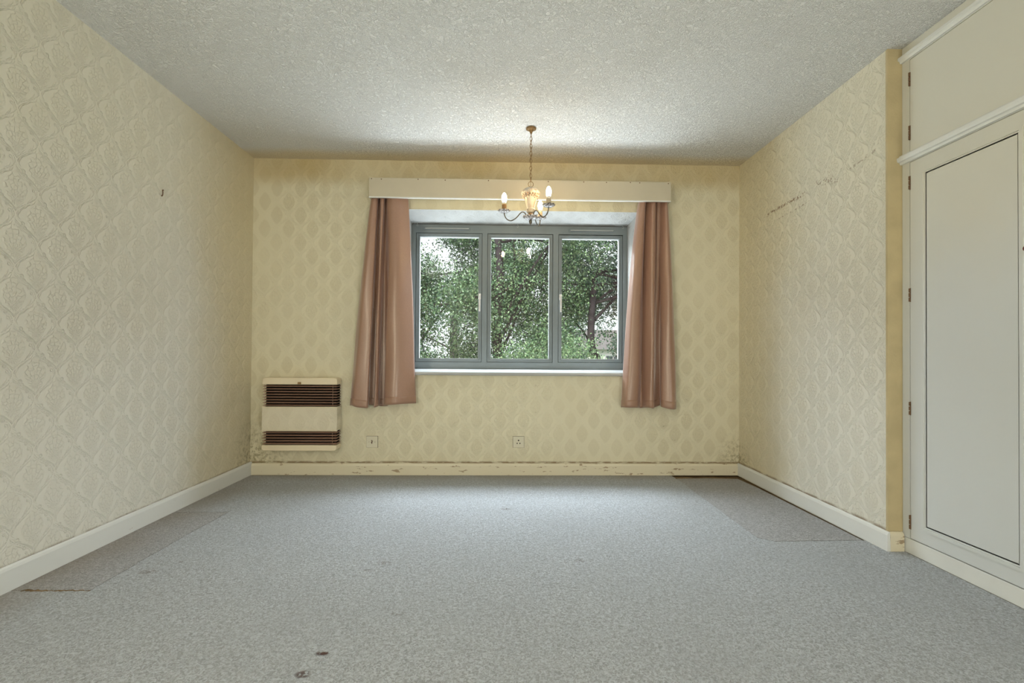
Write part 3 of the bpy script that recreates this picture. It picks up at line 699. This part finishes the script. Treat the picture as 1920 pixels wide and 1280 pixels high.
def armf(ang, mat_tube, lab, R=.172):
    ca, sa = math.cos(ang), math.sin(ang); k = R/.172
    bm = bmesh.new(); tube(bm, smooth_pts([(r*k*ca, r*k*sa, z_(z)) for r, z in arm_path], 6), .0036, 8); a = link('arm', bm, M['bronze'], ch, True)
    o2 = (R*ca, R*sa)
    def sc2(r, z, t): return (r*(1+.06*math.cos(t*8)) if r > .02 else r, z + (.001*math.cos(t*8) if r > .03 else 0))
    lat('drip_pan', [(.006, 1.840), (.022, 1.843), (.036, 1.850), (.0405, 1.857), (.037, 1.857), (.022, 1.851), (.006, 1.850)], M['filigree'], a, 64, sc2, o2)
    s = lat('candle_sleeve', [(.0145, 1.851), (.0150, 1.853), (.0150, 1.892), (.0145, 1.895), (.009, 1.896)], mat_tube, a, 24, None, o2); s['label'] = lab
    lat('bulb_neck', [(.0095, 1.894), (.0095, 1.902), (.0120, 1.908)], M['neck'], a, 20, None, o2)
    lat('bulb', [(.0110, 1.9075), (.0150, 1.920), (.0172, 1.934), (.0165, 1.946), (.0130, 1.958), (.0080, 1.967), (.0030, 1.9715), (.0005, 1.973)], M['bulb'], a, 24, None, o2)
armf(math.radians(181), M['tube_brown'], 'brown candle sleeve')
armf(math.radians(-52), M['tube_grey'], 'greige candle sleeve', .170)
armf(math.radians(63), M['tube_cream'], 'cream candle sleeve', .166)

# ------------------------------------------------------------------ outside
GZ = -2.6
bm = bmesh.new(); v = [bm.verts.new(p) for p in ((-40, D+6, GZ), (40, D+6, GZ), (40, 90, GZ), (-40, 90, GZ))]; bm.faces.new(v)
o = link('ground_lawn', bm, M['grass']); structure(o)
bm = bmesh.new(); v = [bm.verts.new(p) for p in ((-40, D+.36, GZ), (40, D+.36, GZ), (40, D+6, GZ), (-40, D+6, GZ))]; bm.faces.new(v)
o = link('ground_paving', bm, M['paving']); structure(o)

def tree(label, base, crown, nleaf, mat, seed, leaf=.06, trunk_r=.16, holes=(), trunk=None, branches=()):
    """crown: list of (x, y, z, r) clumps in world space"""
    r = np.random.default_rng(seed)
    t = thing('leafy_tree', label, 'tree', base, 'trees outside the window'); B = Vector(base)
    tp = trunk or [base, (base[0]+.1, base[1], base[2]+2), (base[0]-.05, base[1]+.1, base[2]+4.2), (base[0]+.2, base[1], base[2]+6.2)]
    bm = bmesh.new(); pts = smooth_pts([Vector(p)-B for p in tp], 4); n = len(pts)
    tube(bm, pts, [trunk_r*(1-.6*i/n) for i in range(n)], 10); link('trunk', bm, M['bark'], t, True)
    bl = list(branches)
    for k in range(8):
        c = crown[int(r.integers(len(crown)))]; s = pts[int(r.integers(n//3, n))]+B
        e = Vector((c[0]+r.uniform(-.3, .3), c[1]+r.uniform(-.3, .3), c[2]+r.uniform(-.3, .3)))
        mid = s.lerp(e, .5)+Vector((r.uniform(-.2, .2), r.uniform(-.2, .2), r.uniform(.0, .35)))
        bl.append([tuple(s), tuple(mid), tuple(e)])
    for bp in bl:
        bm = bmesh.new(); q = smooth_pts([Vector(p)-B for p in bp], 5); tube(bm, q, [.035*(1-.75*i/len(q)) for i in range(len(q))], 6); link('branch', bm, M['bark'], t, True)
    cr = np.array(crown); wgt = cr[:, 3]**2; wgt /= wgt.sum()
    # sprays of leaves: each clump is filled with small twigs that carry leaves
    ns = nleaf//9; ci = r.choice(len(cr), ns, p=wgt)
    dirs = r.normal(size=(ns, 3)); dirs /= np.linalg.norm(dirs, axis=1)[:, None]
    rad = r.random(ns)**.45
    sp = cr[ci, :3]+dirs*(cr[ci, 3]*rad)[:, None]*np.array([1, 1, .8])
    pos = np.repeat(sp, 9, axis=0)+r.normal(size=(ns*9, 3))*.075
    for (hx, hy, hz, hr) in holes:
        d2 = ((pos-np.array([hx, hy, hz]))*np.array([1, .25, 1])); pos = pos[(d2**2).sum(1) > hr*hr*r.uniform(.6, 1.2, len(pos))]
    N = len(pos); L = leaf*r.uniform(.7, 1.25, N)[:, None]; W = L*.30
    ax = r.normal(size=(N, 3)); ax[:, 2] -= .5; ax /= np.linalg.norm(ax, axis=1)[:, None]
    nn = r.normal(size=(N, 3)); nn[:, 2] += .9; nn[:, 1] -= .4
    sd = np.cross(ax, nn); sd /= np.linalg.norm(sd, axis=1)[:, None]; nn = np.cross(sd, ax)
    V = np.empty((N, 6, 3)); V[:, 0] = pos; V[:, 1] = pos+ax*L*.35+sd*W*1.0+nn*W*.25; V[:, 2] = pos+ax*L*.8+sd*W*.55+nn*W*.2
    V[:, 3] = pos+ax*L; V[:, 4] = pos+ax*L*.8-sd*W*.55+nn*W*.2; V[:, 5] = pos+ax*L*.35-sd*W*1.0+nn*W*.25
    V -= np.array(base)
    me = bpy.data.meshes.new('leaves'); me.vertices.add(N*6); me.vertices.foreach_set('co', V.ravel())
    idx = (np.array([[0, 1, 2, 3], [0, 3, 4, 5]])[None]+np.arange(N)[:, None, None]*6).reshape(-1)
    me.loops.add(N*8); me.loops.foreach_set('vertex_index', idx.astype(np.int32))
    me.polygons.add(N*2); me.polygons.foreach_set('loop_start', np.arange(0, N*8, 4, dtype=np.int32))
    me.update(calc_edges=True); me.materials.append(mat)
    o = bpy.data.objects.new('leaves', me); C.objects.link(o); o.parent = t; o['kind'] = 'stuff'
    return t
def clumps(x0, x1, z0, z1, y0, y1, n, r0, r1, seed):
    r = random.Random(seed); return [(r.uniform(x0, x1), r.uniform(y0, y1), r.uniform(z0, z1), r.uniform(r0, r1)) for _ in range(n)]
# sky gaps are simply places with no foliage
holesL = [(-1.10, 9.5, 2.03, .16), (-.80, 9.5, 1.72, .10), (-1.85, 9.5, 1.75, .12), (-1.2, 9.5, 3.05, .18)]
tree('broad green tree filling the left pane of the window', (-2.6, 10.2, GZ), clumps(-3.6, .1, .0, 3.9, 8.6, 10.6, 34, .45, .85, 1), 70000, M['leaf0'], 11, .047,
     holes=holesL, branches=[[(-.3, 9.0, 2.05), (-.9, 9.0, 1.88), (-1.3, 9.0, 1.86)], [(-.3, 9.0, 2.15), (-.75, 9.0, 1.7), (-.95, 9.0, 1.45)]])
tree('dark-trunked green tree behind the middle pane of the window', (.0, 9.6, GZ), clumps(-.8, 1.7, .2, 4.2, 8.8, 10.8, 28, .4, .8, 2), 62000, M['leaf2'], 12, .046, .13,
     holes=[(.62, 9.8, 3.1, .16), (.95, 9.8, 2.9, .14), (-.02, 9.6, 2.5, .18), (.25, 9.8, 3.35, .16), (.75, 9.8, 2.2, .12)],
     trunk=[(.0, 9.6, GZ), (.0, 9.5, 0), (-.08, 9.2, 1.4), (-.02, 9.0, 2.4), (-.12, 9.1, 3.6)])
tree('blue-green tree with a slanted trunk seen through the right pane', (2.25, 10.4, GZ), clumps(1.2, 5.0, 1.0, 4.2, 9.0, 11.2, 30, .45, .85, 3), 64000, M['leaf1'], 13, .047, .13,
     holes=[(2.15, 9.8, 1.0, .25), (2.5, 9.8, 2.55, .14), (1.6, 9.8, 2.2, .13), (1.75, 9.8, .75, .25), (2.0, 9.8, 1.6, .12)],
     trunk=[(2.25, 10.4, GZ), (2.1, 10.0, -.2), (1.98, 9.7, .75), (1.80, 9.5, 1.25), (1.9, 9.6, 2.6)])
tree('tall hazy tree standing behind the nearer trees', (-1.5, 15.5, GZ), clumps(-5, 2.5, .0, 4.6, 14, 17, 26, .7, 1.2, 5), 17000, M['leaf1'], 15, .085, .2,
     holes=[(-1.7, 15, 3.3, .5), (-2.6, 15, 4.3, .5)])
tree('tall tree at the back right beyond the pale house', (5.5, 17.5, GZ), clumps(3.0, 9, .6, 5.0, 16, 19, 22, .7, 1.2, 6), 14000, M['leaf0'], 16, .09, .2)
def shrub(label, base, crown, n, mat, seed):
    t = tree(label, base, crown, n, mat, seed, .042, .05, trunk=[base, (base[0], base[1], base[2]+.8), (base[0]+.1, base[1], base[2]+1.8), (base[0], base[1], base[2]+2.6)])
    t.name = 'shrub'; t['category'] = 'shrub'; t['group'] = 'shrubs outside the window'
shrub('bright bushy shrub low in the middle pane of the window', (.45, 8.2, GZ), clumps(-.5, 1.3, -.6, 1.15, 7.9, 8.6, 12, .35, .55, 7), 22000, M['leaf2'], 17)
shrub('low green shrub at the foot of the left pane', (-1.3, 8.4, GZ), clumps(-2.6, -.4, -.6, .95, 8.0, 8.8, 12, .35, .55, 8), 21000, M['leaf0'], 18)
shrub('dark conifer-like shrub at the lower right of the window', (2.75, 8.8, GZ), clumps(2.35, 3.3, -.8, 1.25, 8.4, 9.2, 12, .3, .45, 9), 20000, M['leaf1'], 19)

# pale house glimpsed through the right pane
hs = thing('house', 'pale rendered house glimpsed between branches through the right pane', 'house', (6.2, 30, GZ))
bx('wall', (-4, 4, 0, 6, 0, 3.9), M['render'], hs)
bm = bmesh.new(); vs = [bm.verts.new(p) for p in ((-4.3, -.3, 3.9), (4.3, -.3, 3.9), (4.3, 6.3, 3.9), (-4.3, 6.3, 3.9), (-2.8, 3, 5.3), (2.8, 3, 5.3))]
for f_ in ((0, 1, 5, 4), (2, 3, 4, 5), (1, 2, 5), (3, 0, 4), (0, 3, 2, 1)): bm.faces.new([vs[i] for i in f_])
link('roof', bm, M['tile'], hs)
for x in (-3.1, -1.2, .9, 2.7):
    for z in (.9, 2.55):
        wf = bx('window', (x-.5, x+.5, -.06, .0, z, z+1.0), M['sill'], hs)
        bx('pane', (x-.44, x-.03, -.08, -.05, z+.06, z+.94), M['pane_dark'], wf); bx('pane', (x+.03, x+.44, -.08, -.05, z+.06, z+.94), M['pane_dark'], wf)
